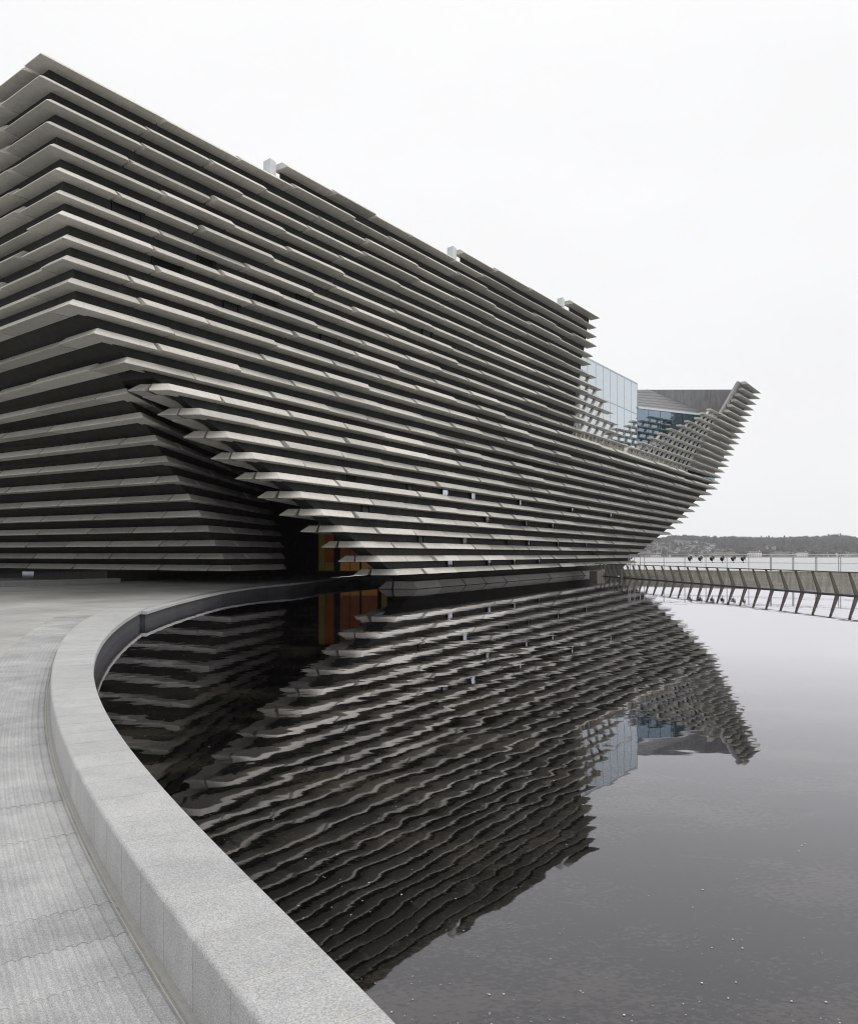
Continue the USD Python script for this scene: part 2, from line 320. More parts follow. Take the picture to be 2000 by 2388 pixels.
# lower coping on the far side of the pool
low = thing('low_pool_edge', 'low stone pool edge with thin overhanging slabs running flush with the plaza towards the entrance', 'pool edge')
fl = lambda d: float(lowx(min(max(d, Pl[0, 1]), 62)))
dl = d_along(fl, Pl[0, 1], 60.0, 0.95)
for i in range(len(dl) - 1):
    rr_ = []
    for d, g in ((dl[i], 0.004), ((dl[i] + dl[i + 1]) / 2, 0), (dl[i + 1], -0.004)):
        zt = float(lowz(d)) + 0.012
        b = np.array([fl(d), d]); t = unit((fl(d + .05) - fl(d - .05), .1)); n_ = right_of(t); b = b + t * g; c = b - n_ * 0.62
        rr_.append([[*b, zt - .085], [*b, zt - .008], [*(b - n_ * .008), zt], [*c, zt], [*c, zt - .085]])
    obj('coping_slab', sweep(rr_), M['granite'], low)
obj('pool_side_wall', sweep([wallring(d, fl, 0.07, 0.4, float(lowz(min(d, 61))) - 0.075) for d in np.linspace(Pl[0, 1] + 0.1, 61, 70)]), M['poolwall'], low)

# ribbed paving along the wall and the gutter line between
gut = obj('gutter_strip', sweep([[[*(np.array([xo(d), d]) - right_of(unit((xo(d + .05) - xo(d), .05))) * q), ground_z(d) + h] for q, h in ((-.02, -.03), (-.02, .008), (.028, .008), (.034, .002), (.034, -.03))] for d in np.linspace(-2, 22, 110)]), M['gutter'])
tag(gut, kind='structure')
ribg = UsdGeom.Xform.Define(stage, '/World/ribbed_pavement').GetPrim(); tag(ribg, kind='structure', label='band of ribbed paving stones along the foot of the curved wall')
NR, BW = 14, 0.84
qs = np.concatenate([[i * BW / NR + f * BW / NR for f in (0.0, 0.12, 0.24, 0.34, 0.66, 0.80, 0.92)] for i in range(NR)] + [[BW]])
prof = np.array([0.0, 0.0008, 0.006, 0.0105, 0.0105, 0.0055, 0.0008] * NR + [0.0])
dr = d_along(xo, -1.0, 20.5, 0.40)
for i in range(len(dr) - 1):
    V_, F_ = [], []
    jit = rng.uniform(-0.0015, 0.0015)
    steps = [dr[i], dr[i] * .67 + dr[i + 1] * .33, dr[i] * .33 + dr[i + 1] * .67, dr[i + 1]]
    m = len(qs)
    for s_i, d in enumerate(steps):
        t = unit((xo(d + .05) - xo(d), .05)); n_ = right_of(t); a = np.array([xo(d), d]) - n_ * 0.055
        if s_i == 0: a = a + t * 0.002
        if s_i == 3: a = a - t * 0.002
        for q, h in zip(qs, prof):
            pt = a - n_ * q; V_.append([*pt, ground_z(pt[1]) + 0.010 + h + jit])
    F_ = [[r * m + c, r * m + c + 1, (r + 1) * m + c + 1, (r + 1) * m + c] for r in range(3) for c in range(m - 1)]
    # skirts at the joints
    base = len(V_)
    for d_idx in (0, 3):
        for c in range(m): q = V_[d_idx * m + c]; V_.append([q[0], q[1], q[2] - 0.014])
    F_ += [[base + c, base + c + 1, c + 1, c] for c in range(m - 1)] + [[3 * m + c, 3 * m + c + 1, base + m + c + 1, base + m + c] for c in range(m - 1)]
    t_ = trimesh.Trimesh(V_, np.vstack([np.array(F_)[:, [0, 1, 2]], np.array(F_)[:, [0, 2, 3]]]), process=False)
    if t_.face_normals[: 3 * (m - 1), 2].mean() < 0: t_.invert()
    obj('ribbed_paver', (np.array(t_.vertices), np.array(t_.faces)), M['rib'], ribg)

bed = []
for d in np.linspace(-1, 20.5, 110):
    n_ = right_of(unit((xo(d + .05) - xo(d), .05))); a = np.array([xo(d), d])
    p1, p2 = a - n_ * .05, a - n_ * (BW + .055); z1, z2 = ground_z(p1[1]), ground_z(p2[1])
    bed.append([[*p1, z1 - .03], [*p1, z1 + .0085], [*p2, z2 + .0085], [*p2, z2 - .03]])
obj('mortar_bed', sweep(bed), M['mortar'], ribg)

# ------------------------------------------------------------------ the museum
mus = thing('museum', 'museum like a leaning ship hull, clad in horizontal stone planks over dark walls', 'building')
SP = 0.624
def zt(k): return 16.2 - SP * k          # top edge of course k; course 25 lies at the water, negative courses step up the roof
Apx = {0: (105, 126), 1: (104, 173), 2: (119, 233), 3: (119, 286), 4: (128, 332), 5: (139, 391), 6: (139, 438), 7: (147, 489), 8: (155, 546), 9: (157, 594), 10: (167, 648), 11: (171, 697), 12: (227, 761), 13: (297, 827),
       14: (394, 895), 15: (464, 949), 16: (527, 1006), 17: (587, 1056), 18: (645, 1102), 19: (698, 1146), 20: (747, 1185), 21: (794, 1223), 22: (840, 1260), 23: (880, 1293), 24: (917, 1325), 25: (963, 1356)}
dA = np.polyfit(range(0, 12), [plan(*Apx[k], zt(k))[1] for k in range(0, 12)], 1)
ks = [11, 12, 13, 14, 15, 16, 17, 18, 19, 20, 25]
dA2 = np.polyfit(ks, [plan(*Apx[k], zt(k))[1] for k in ks], 3)
def A(k):
    if k == 25: return np.array([(963 - 1000) / FPX * 43.7, 43.7])
    if k < 0: return A(0) + (A(0) - A(4)) / 4 * (-k)
    d = np.polyval(dA, k) if k <= 11 else np.polyval(dA2, k)
    return np.array([(Apx[k][0] - 1000) / FPX * d, d])
tips = [(1650, 452), (1645, 498), (1607, 545), (1585, 593), (1568, 645), (1540, 690), (1518, 740), (1505, 790), (1470, 836), (1460, 888), (1420, 937), (1410, 990), (1370, 1037), (1363, 1090), (1325, 1138), (1300, 1192), (1283, 1242), (1262, 1297), (1217, 1347), (1165, 1397), (1103, 1450), (1065, 1503), (1000, 1557), (960, 1608), (893, 1662), (855, 1716)]
Bx = {i - 6: 1340 + t[0] * .2615 for i, t in enumerate(tips)}
Bx.update({20: 1543, 21: 1530, 22: 1512.6, 23: 1497, 24: 1482, 25: 1468})
DB = 87.3
def B(k): return np.array([(Bx[k] - 1000) / FPX * DB - 0.25, DB])
Bfit = np.polyfit(list(Bx), list(Bx.values()), 4)
def Bs(k): return np.array([(np.polyval(Bfit, k) - 1000) / FPX * DB - 0.25, DB])
def main_line(k): return A(k), Bs(k)
def on_ray(P0, P1, x):    # where the line P0-P1 crosses the photograph's column x
    r = (x - 1000) / FPX
    s = (r * P0[1] - P0[0]) / ((P1[0] - P0[0]) - r * (P1[1] - P0[1]))
    return P0 + (P1 - P0) * s
Ex = {-3: 1389, -2: 1385, -1: 1382, 0: 1380, 1: 1377, 2: 1370, 3: 1371, 4: 1364.5, 5: 1362, 6: 1359, 7: 1355.6, 8: 1355.6, 9: 1353}
startx = {-1: 654, -2: 1073, -3: 1326}
LLx = {3: 1391, 4: 1405, 5: 1420, 6: 1430, 7: 1443, 8: 1453, 9: 1467}
RLx = {0: 1659.6, 1: 1643, 2: 1631, 3: 1608, 4: 1590, 5: 1567, 6: 1546, 7: 1523, 8: 1498, 9: 1473}
prowx = {-6: 1737, -5: 1729.6, -4: 1720.5, -3: 1712.6, -2: 1703.5, -1: 1695.6}      # where the short prow planks start
solidx = lambda k: 1686.0 - 7.6 * k
VPl = {**{k: -1400 for k in range(-3, 13)}, 13: -1430, 14: -1537, 15: -1773, 16: -1930, 17: -2076, 18: -2160, 19: -2240}
def ldir(k): return unit(((VPl.get(k, -2320) - 1000) / FPX, 1.0))
ALpx = {14: (294, 902), 15: (328, 961), 16: (362, 1013), 17: (386, 1064), 18: (412, 1109), 19: (440, 1151), 20: (462, 1190), 21: (484, 1225), 22: (500, 1259), 23: (518, 1290), 24: (537, 1318)}
kk = [14, 15, 16, 17, 18, 19, 20]
dAL = np.polyfit(kk + [24], [plan(*ALpx[k], zt(k))[1] for k in kk] + [38.3], 2)
def AL(k):
    d = np.polyval(dAL, k); return np.array([(ALpx[k][0] - 1000) / FPX * d, d])
def zl(k):               # the left wing's lower courses follow their own heights
    return zt(k) if k < 20 else HC + (YH - ALpx[k][1]) * np.polyval(dAL, k) / FPX
def inner_end(k): return np.array([np.interp(k, [14, 21, 24], [-9.9, -8.15, -7.9]), 43.0])
Hk = lambda k: float(np.interp(k, [0, 14], [0.235, 0.28]))
def tip(k): return A(k) + np.array([-np.interp(k, [14, 25], [1.0, 1.5]), 0.05])
H, AF, BACK = 0.275, 0.26, 0.30
panels = []     # (mesh, size in the picture)
def seen(P, z):
    x = 1000 + FPX * P[:, 0] / np.maximum(P[:, 1], 1); return x
def panel(P, z, push, back=BACK, h=H, af=AF, nose=0.03, cut0=0.0, cut1=0.0):
    nz, nn, tf, bk = offset(P, af + push), offset(P, af + push - 0.008), offset(P, push), offset(P, -back)
    t0, t1 = unit(P[1] - P[0]), unit(P[-1] - P[-2])
    nz[0] = nz[0] + t0 * cut0; nn[0] = nn[0] + t0 * cut0; nz[-1] = nz[-1] - t1 * cut1; nn[-1] = nn[-1] - t1 * cut1
    R = [[[*nz[i], z - h], [*nn[i], z - h + nose], [*tf[i], z - 0.012], [*(tf[i] + (bk[i] - tf[i]) * 0.06), z], [*bk[i], z], [*bk[i], z - h]] for i in range(len(P))]
    return sweep(R)
brk = MB()
def course(P, z, spans, lens=(2.5, 4.1), gap=0.06, push=(-0.05, 0.17), back=BACK, **kw):
    """cuts a course into planks; spans are whole planks (u0, u1) that must stay in one piece"""
    c = cumlen(P); L = c[-1]; cuts = []
    u = 0.0
    segs = []
    for (a, b) in sorted(spans) + [(L, L)]:
        while u < a - 1e-6:
            l = rng.uniform(*lens)
            if a - (u + l) < 1.5: l = a - u
            segs.append((u, min(u + l, a))); u = min(u + l, a)
        if b > a: segs.append((a, b)); u = b
    last = 0
    for (a, b) in segs:
        q = sub(P, a + gap / 2, b - gap / 2)
        if len(q) < 2 or b - a < 0.2: continue
        pu = rng.uniform(*push)
        if len(q) > 2: pu = rng.uniform(-0.03, 0.05)
        elif abs(pu - last) < 0.03 and rng.random() < 0.6: pu = rng.uniform(*push)
        last = pu
        cut = rng.uniform(0.0, 0.16)
        m = panel(q, z, pu, back, cut1=cut, **kw)
        mid = q.mean(0); x = seen(q, z); size = np.linalg.norm(q[-1] - q[0]) / mid[1] ** 2 * (1.0 if (x.max() > 0 and x.min() < 2000) else 0.0)
        panels.append((m, size))
        if mid[1] < 60 and z < zt(0) - 0.1:
            n_ = right_of(unit(q[-1] - q[0]))
            for f in (0.18, 0.82):
                pt = q[0] + (q[-1] - q[0]) * f - n_ * 0.12
                brk.box((pt[0], pt[1], z + 0.035), (0.02, 0.02, 0.075))
                pt2 = pt + unit(q[-1] - q[0]) * 0.07
                brk.box((pt2[0], pt2[1], z + 0.035), (0.02, 0.02, 0.075))
def prow_wrap(k): return B(k) + np.array([-2.2, 0.35])
for k in range(-3, 14):            # the upper front and its corner
    a, b = main_line(k)
    if k <= 9: e = on_ray(a, b, Ex[k])
    else: e = B(k)
    if k < 0: P = np.array([on_ray(a, b, startx[k]), e]); spans = []
    else:
        Lf = a + ldir(k) * 15.0
        P = np.array([Lf, a, e]); r1, r2 = rng.uniform(0.8, 2.4), rng.uniform(1.6, 3.6)
        if k == 0: r1, r2 = 0.7, 3.9
        spans = [(15 - r1, 15 + r2)]
        if k >= 10:
            P = np.vstack([P, prow_wrap(k)]); Lx = cumlen(P)[-2]; spans.append((Lx - rng.uniform(0.8, 2.0), Lx + 1.2))
    course(P, zt(k), spans, h=Hk(k), back=0.38)
for k in range(14, 26):            # the front wing below the arch
    a, b = main_line(k); t = tip(k)
    P = [t + unit((0.17, 1.0)) * 9.0, t, a, B(k)]
    if k == 25: P[3] = on_ray(a, b, 1376)
    else: P.append(prow_wrap(k))
    P = np.array(P); c = cumlen(P); r = rng.uniform(2.2, 3.6)
    spans = [(c[1] - 0.7, c[1] + 0.42), (c[1] + 0.42, c[2] + r)]
    if k < 25: spans.append((c[3] - rng.uniform(0.6, 1.6), c[3] + 1.2))
    course(P, zt(k) if k < 25 else 0.41, spans, back=0.45, **({'h': 0.385, 'af': 0.36} if k == 25 else {}))
for k in range(14, 25):            # the left wing below the arch
    a = AL(k)
    P = np.array([a + ldir(k) * 26.0, a, inner_end(k)])
    course(P, zl(k), [(26 - rng.uniform(0.8, 1.8), 26 + rng.uniform(1.5, 2.5))], push=(0, 0.05), back=0.35)
for k in range(-6, 0):             # the prow's top
    a, b = main_line(k)
    P = np.array([on_ray(a, b, prowx[k]), B(k), prow_wrap(k)]); c = cumlen(P)
    course(P, zt(k), [(0, c[1] + 1.2)], back=0.4)
# lattice of planks and posts either side of the roof terrace
lat_posts = []
def lattice(P0, P1, k, rounded=None):
    P = np.array([P0, P1]); L = np.linalg.norm(P1 - P0); t = unit(P1 - P0); n_ = right_of(t)
    zz = zt(k)
    m = panel(P, zz, 0.02, back=0.30, h=0.20, af=0.22)
    return m
lattice_meshes = []
for k in range(0, 11):
    a, b = main_line(k)
    runs = []
    if k in LLx: runs.append((on_ray(a, b, Ex[k] - 14), on_ray(a, b, LLx[k])))
    if k in RLx: runs.append((on_ray(a, b, RLx[k]), on_ray(a, b, solidx(k) - 2)))
    for (p0, p1) in runs:
        n_ = right_of(unit(p1 - p0)); p0 = p0 - n_ * 0.16; p1 = p1 - n_ * 0.16
        L = np.linalg.norm(p1 - p0); c = 0.0
        while c < L - 0.3:
            l = min(rng.uniform(3.0, 5.0), L - c)
            if L - c - l < 1.2: l = L - c
            q = np.array([p0 + (p1 - p0) * (c / L), p0 + (p1 - p0) * ((c + l - 0.03) / L)])
            lattice_meshes.append(panel(q, zt(k), rng.uniform(0, .06), back=0.38, h=0.13, af=0.20, cut1=0.1)); c += l
    # from k the solid planks of the prow carry on to its tip
    if k <= 9:
        P = np.array([on_ray(a, b, solidx(k) - 6), B(k), prow_wrap(k)]); c = cumlen(P)
        course(P, zt(k), [(c[1] - 1.4, c[1] + 1.2)], back=0.5)
for k in range(0, 10):             # posts stand between each lattice plank and the one beneath
    a, b = main_line(k); a2, b2 = main_line(k + 1)
    for lo, hi in ((Ex[k] - 10 if k in LLx else None, LLx.get(k)), (RLx.get(k), solidx(k))):
        if lo is None or hi is None: continue
        p0, p1 = on_ray(a, b, lo), on_ray(a, b, hi); L = np.linalg.norm(p1 - p0)
        g0 = math.ceil(np.linalg.norm(p0 - a) / 1.35) * 1.35
        for w in np.arange(g0, np.linalg.norm(p1 - a) - 0.25, 1.35):
            t = unit(b - a); n_ = right_of(t); c = a + t * w - n_ * 0.34
            t2 = unit(b2 - a2); c2 = a2 + t2 * (np.linalg.norm(on_ray(a2, b2, 1000 + FPX * c[0] / c[1]) - a2)) - right_of(t2) * 0.34
            c2 = c + (c2 - c) * 1.0
            hb, ht = zt(k + 1), zt(k) - 0.127
            def rect(q): return [q + t * sx * 0.09 + n_ * sy * 0.11 for sx, sy in ((-1, -1), (1, -1), (1, 1), (-1, 1))]
            s_ = (ht - hb) / (zt(k) - zt(k + 1)); top = c2 + (c - c2) * s_
            lat_posts.append(MB().hexa([[*q, hb] for q in rect(c2)], [[*q, ht] for q in rect(top)]).done())
# row of short posts in the gap just under the terrace
for k in (10,):
    a, b = main_line(k)
    for w in np.arange(np.linalg.norm(on_ray(a, b, 1350) - a), np.linalg.norm(on_ray(a, b, 1600) - a), 0.75):
        t = unit(b - a); n_ = right_of(t); c = a + t * w - n_ * 0.34
        r_ = [c + t * sx * 0.10 + n_ * sy * 0.12 for sx, sy in ((-1, -1), (1, -1), (1, 1), (-1, 1))]
        lat_posts.append(MB().hexa([[*q, zt(k)] for q in r_], [[*q, zt(k - 1) - 0.127] for q in r_]).done())
for m in lattice_meshes: obj('lattice_plank', m, M['cast'], mus)
for m in lat_posts: obj('lattice_post', m, M['cast'], mus)
order = sorted(range(len(panels)), key=lambda i: -panels[i][1])
for i in order[:300]: obj('stone_plank', panels[i][0], M['cast'], mus)
rest = MB()
for i in order[300:]: rest.add(*panels[i][0])
tag(obj('stone_planks', rest.done(), M['cast_far'], mus), kind='stuff')
tag(obj('fixing_brackets', brk.done(), M['black'], mus), kind='stuff')

# dark walls behind the planks
WOFF = 0.24
def grid(rows, zs, thick=None):
    V = np.array([[*p, z] for r, z in zip(rows, zs) for p in r]); n = len(rows[0])
    F = [[i * n + j, (i + 1) * n + j, (i + 1) * n + j + 1, i * n + j + 1] for i in range(len(rows) - 1) for j in range(n - 1)]
    return V, np.array(F)
def wall_row(P): return offset(np.asarray(P), -WOFF)
rows, zs = [], []
mid_x = lambda k: Ex.get(k, 1353) - 9
for k in range(0, 14):             # block with its corner, up to the main end
    a, b = main_line(k)
    rows.append(wall_row([a + ldir(k) * 15, a, on_ray(a, b, mid_x(k))])); zs.append(zt(k) - 0.02 if k == 0 else zt(k))
wl = MB(); wl.add(*grid(rows, zs))
for k in (-1, -2, -3):             # parapet steps
    a, b = main_line(k); a1, b1 = main_line(k + 1)
    r0 = offset(np.array([on_ray(a, b, startx[k] + 8), on_ray(a, b, Ex[k] - 9)]), -WOFF); r1 = offset(np.array([on_ray(a1, b1, startx[k] + 8), on_ray(a1, b1, Ex[k] - 9)]), -WOFF)
    wl.add(*grid([r0, r1], [zt(k) - 0.02, zt(k + 1)]))
for ka, kb in ((10, 13), (13, 26)):   # the hull below the terrace, then below the arch
    rows, zs = [], []
    for k in range(ka, kb + 1):
        kc = min(k, 25); a, b = main_line(kc); e = b - unit(b - a) * 0.9
        s = on_ray(a, b, mid_x(k)) if kb == 13 else a
        q = offset(np.array([s, e]), -WOFF)
        rows.append([q[0], q[1], q[1] + np.array([-3.0, 0.3])]); zs.append((zt(k) if k < 25 else 0.41) if k < 26 else -0.4)
    wl.add(*grid(rows, zs))
rows, zs = [], []
for k in range(13, 27):            # end face and arch side of the front wing
    kc = min(max(k, 14), 25); a, b = main_line(kc); t = tip(kc)
    if k == 13:
        a13 = A(13); q = offset(np.array([a13 + (6.0, 38.4), a13 + (-0.3, 0.4), a13, B(13)]), -WOFF)
    else:
        q = offset(np.array([t + np.array([0.17, 1]) * (63.0 - t[1]), t, a, b]), -WOFF)
        q[:2] += (0.22, 0.30)
    rows.append(q[:3]); zs.append((zt(k) if k < 25 else 0.41) if k < 26 else -0.4)
wl.add(*grid(rows, zs))
rows, zs = [], []
for k in range(13, 26):            # left wing, then a recessed plinth
    kc = min(max(k, 14), 24); a = AL(kc)
    P = np.array([a + ldir(kc) * 26, a, inner_end(kc), inner_end(kc) + np.array([-2.5, 20.0])])
    if k == 13: P = np.array([A(13) + ldir(13) * 26, A(13), A(13) + (-0.1, 14), A(13) + (-0.6, 38)])
    rows.append(offset(P, -WOFF)); zs.append(zl(kc) if 14 <= k <= 24 else (zt(13) if k == 13 else zl(24) - 0.32))
wl.add(*grid(rows, zs))
plinth = np.array([(-52.0, 64.5), (-17.2, 42.4), (-15.6, 44.0), (-13.2, 53.0), (-11.6, 63.0)])
wl.add(*grid([plinth, plinth], [zl(24) - 0.3, 0.2]))
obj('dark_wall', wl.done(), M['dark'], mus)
ceil = MB(); ceil.tm(slab([(-10.2, 26.1), (-9.0, 25.7), (-5.5, 38), (2.0, 64), (-14, 64), (-11.5, 40)], 7.62, 8.06)); ceil.tm(slab([(-52, 60), (-9.75, 38.5), (-8.2, 43.0), (-9.9, 64), (-26, 64)], zl(24) - 0.34, zl(24) - 0.31))
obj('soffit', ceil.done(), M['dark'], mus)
# roofs, back walls and the concrete seen inside the prow
a0, b0 = main_line(0); e0 = on_ray(a0, b0, Ex[0] - 20); L0 = a0 + ldir(0) * 15
back = right_of(unit(e0 - a0)) * -1
rf = MB(); q = offset(np.array([L0, a0, e0]), -0.55)
pts = [tuple(q[0]), tuple(q[1]), tuple(q[2]), tuple(q[2] + back * 24), tuple(q[0] + back * 16)]
rf.tm(slab(pts, zt(0) - 0.5, zt(0) - 0.18))
obj('flat_roof', rf.done(), M['roofmetal'], mus)
bw = MB()
a9, b9 = main_line(10)
p0, p1 = q[2] - unit(e0 - a0) * 0.3, q[2] + back * 24
pb = on_ray(a9, b9, mid_x(10) - 8) - right_of(unit(b9 - a9)) * 0.7
n_ = right_of(unit(p1 - p0)) * 0.2
bw.hexa([[*pb, 9.5], [*p1, 9.5], [*(p1 + n_), 9.5], [*(pb + n_), 9.5]], [[*p0, zt(0) - 0.55], [*p1, zt(0) - 0.55], [*(p1 + n_), zt(0) - 0.55], [*(p0 + n_), zt(0) - 0.55]])
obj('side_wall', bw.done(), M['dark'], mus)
# white flashing at each step of the parapet
for k in (-1, -2, -3):
    a, b = main_line(k); t = unit(b - a); n_ = right_of(t); c = on_ray(a, b, startx[k] - (13 if k == -1 else 9)) - n_ * 0.22
    c = c + t * 0.0
    w = 0.15
    r0 = [c - t * w - n_ * 0.25, c + t * w - n_ * 0.25, c + t * w + n_ * 0.12, c - t * w + n_ * 0.12]
    obj('parapet_end', MB().hexa([[*p_, zt(k + 1) - 0.05] for p_ in r0], [[p_[0], p_[1], zt(k) - .03 + h_] for p_, h_ in zip(r0, (.02, -.03, .0, .05))]).done(), M['white'], mus)
# far side wall of the prow, inside face in view, and its raking end
tp = B(-6); ZT = zt(-6)
fw = MB()
f0, f1 = np.array([15.0, 86.95]), np.array([B(-6)[0] - 1.3, 86.75])
f0b, f1b = np.array([15.0, 86.45]), np.array([B(10)[0] - 1.6, 86.45])
fw.hexa([[*f0b, 8.5], [*f1b, 8.5], [*(f1b + (0, .5)), 8.5], [*(f0b + (0, .5)), 8.5]], [[f0[0], f0[1], ZT + 0.0], [f1[0], f1[1], ZT + 0.0], [f1[0], f1[1] + .5, ZT + 0.0], [f0[0], f0[1] + .5, ZT + 0.0]])
obj('concrete_wall', fw.done(), M['grey'], mus)
rk = MB(); prev = None
for k in range(-6, 10):            # raking wall end, from the prow's top down to the terrace
    a, b = main_line(k); c = on_ray(a, b, solidx(k)); t = unit(b - a); n_ = right_of(t)
    e = b - t * 0.7
    r_ = [c - n_ * 0.42, e - n_ * 0.42, e - n_ * 0.62, c - n_ * 0.62]
    cur = [[*p_, zt(k) - (0.10 if k == -6 else 0.0)] for p_ in r_]
    if prev is not None: rk.hexa(cur, prev)
    prev = cur
M['pale_grey'] = stone('pale_concrete', (0.20, 0.20, 0.205), (0.33, 0.33, 0.33), speck=0.1, rand=0.0, fine=20.0)
obj('raking_wall', rk.done(), M['pale_grey'], mus)
# terrace floor behind the lattice
am, bm = main_line(11); s = on_ray(am, bm, 1352)
q = offset(np.array([s, bm - unit(bm - am) * 1.0]), -0.7)
obj('terrace_floor', slab([tuple(q[0]), tuple(q[1]), (q[1][0] - 3, 86.5), (13, 86.5), tuple(q[0] + np.array([-6.0, 6.0]))], zt(11) - 0.4, zt(11)), M['grey'], mus)
# glazed gallery behind the terrace: pale wall then darker blue wall
gA, gB = plan(1330, 0, 0) * 0, None
def glass_pt(x, d): return np.array([(x - 1000) / FPX * d, d])
G1 = glass_pt(1485.5, 73.7); G0 = on_ray(G1, G1 - np.array([0.635, 0.773]), 1352)
tG = unit(G1 - G0); nG = right_of(tG)
zg_top = 17.72
img_z = lambda y, q: HC + (YH - y) * q[1] / FPX
top0, top1, tr0, tr1 = img_z(826.5, G0), img_z(895, G1), img_z(907, G0), img_z(966, G1)
def along(q): return float(np.clip((np.asarray(q)[:2] - G0) @ tG / np.linalg.norm(G1 - G0), 0, 1))
z_top = lambda q: top0 + (top1 - top0) * along(q)
z_tr = lambda q: tr0 + (tr1 - tr0) * along(q)
xs = [1352, 1370, 1388.9, 1406, 1423, 1439.4, 1455.3, 1470.7, 1485.2]
gw = MB()
for i in range(len(xs) - 1):
    p0, p1 = on_ray(G0, G1, xs[i]) + tG * .03, on_ray(G0, G1, xs[i + 1]) - tG * .03
    for zlo, zhi in ((lambda q: 9.6, lambda q: z_tr(q) - .04), (lambda q: z_tr(q) + .04, lambda q: z_top(q) - .06)):
        pts4 = (p0, p1, p1 - nG * .03, p0 - nG * .03)
        obj('pale_glass_pane', MB().hexa([[*q_, zlo(q_)] for q_ in pts4], [[*q_, zhi(q_)] for q_ in pts4]).done(), M['glass_pale'], mus)
for x in xs:
    c = on_ray(G0, G1, x); obj('mullion', MB().hexa(*[[[*(c + tG * sx * .028 + nG * sy), z] for sx, sy in ((-1, -.12), (1, -.12), (1, .012), (-1, .012))] for z in (9.6, z_top(c) - .05)]).done(), M['railsteel'], mus)
for zf, h in ((z_tr, .035), (z_top, .07)):
    obj('transom', MB().hexa(*[[[*p_, zf(p_) + o_] for p_ in (G0 - nG * .1, G1 - nG * .1, G1 + nG * .02, G0 + nG * .02)] for o_ in (-h, h)]).done(), M['railsteel'], mus)
K0, K1 = G1 + tG * 0.03, glass_pt(1662, 86.2)
tK = unit(K1 - K0); nK = right_of(tK); zk, zk1 = 15.45, 16.85; LK = np.linalg.norm(K1 - K0)
zk_at = lambda q: zk + (zk1 - zk) * np.linalg.norm(np.asarray(q)[:2] - K0) / LK
xk = [1486, 1512, 1539, 1565.5, 1591, 1616, 1640, 1666]
for i in range(len(xk) - 1):
    p0, p1 = on_ray(K0, K1, xk[i]) + tK * .03, on_ray(K0, K1, xk[i + 1]) - tK * .03
    obj('blue_glass_pane', MB().hexa(*[[[*p_, z if z < 10 else zk_at(p_)] for p_ in (p0, p1, p1 - nK * .03, p0 - nK * .03)] for z in (9.6, zk)]).done(), M['glass_blue'], mus)
    c = on_ray(K0, K1, xk[i]); obj('mullion', MB().hexa(*[[[*(c + tK * sx * .028 + nK * sy), z] for sx, sy in ((-1, -.12), (1, -.12), (1, .012), (-1, .012))] for z in (9.6, zk_at(c))]).done(), M['black'], mus)
obj('roof_edge', MB().hexa(*[[[*p_, z + zk_at(p_)] for p_ in (K0 - nK * .3, K1 - nK * .3, K1 + nK * .12, K0 + nK * .12)] for z in (.002, .2)]).done(), M['white'], mus)
# sloping metal roof rising behind the blue glass, laid in strips
R0, R1 = K0 - nK * .28, K1 - nK * .28
T0, T1 = glass_pt(1468, 86.3), glass_pt(1511, 86.3)
NS = 7
for i in range(NS):
    u0, u1 = i / NS, (i + 1) / NS
    za = lambda u: zk + .18 + u * (19.75 - zk - .18)
    zb_ = lambda u: zk1 + .18 + u * (19.86 - zk1 - .18)
    pa, pb, pc, pd = R0 + (T0 - R0) * u0, R1 + (T1 - R1) * u0, R1 + (T1 - R1) * u1, R0 + (T0 - R0) * u1
    obj('roof_strip', MB().hexa([[*pa, za(u0) - .1], [*pb, zb_(u0) - .1], [*pc, zb_(u1) - .16], [*pd, za(u1) - .16]], [[*pa, za(u0) + .03], [*pb, zb_(u0) + .03], [*pc, zb_(u1)], [*pd, za(u1)]]).done(), M['roofmetal'], mus)
# interior behind the glass
inn = MB()
inn.tm(slab([tuple(G0 - nG * .5), tuple(G1 - nG * .5), tuple(G1 - nG * 7 + tG * 1), tuple(G0 - nG * 7)], zg_top - .3, zg_top - .1))
inn.hexa(*[[[*p_, z] for p_ in (G0 - nG * 6, G1 - nG * 6, G1 - nG * 6.2, G0 - nG * 6.2)] for z in (9.6, zg_top - .35)])
M['blind'] = plain('pale_blind', (0.80, 0.87, 0.93), rough=0.9, var=0.03)
obj('window_blind', MB().hexa(*[[[*p_, z] for p_ in (G0 - nG * .30, G1 - nG * .30 - tG * .1, G1 - nG * .34 - tG * .1, G0 - nG * .34)] for z in (9.6, zg_top - .15)]).done(), M['blind'], mus)
obj('gallery_wall', inn.done(), M['grey'], mus)

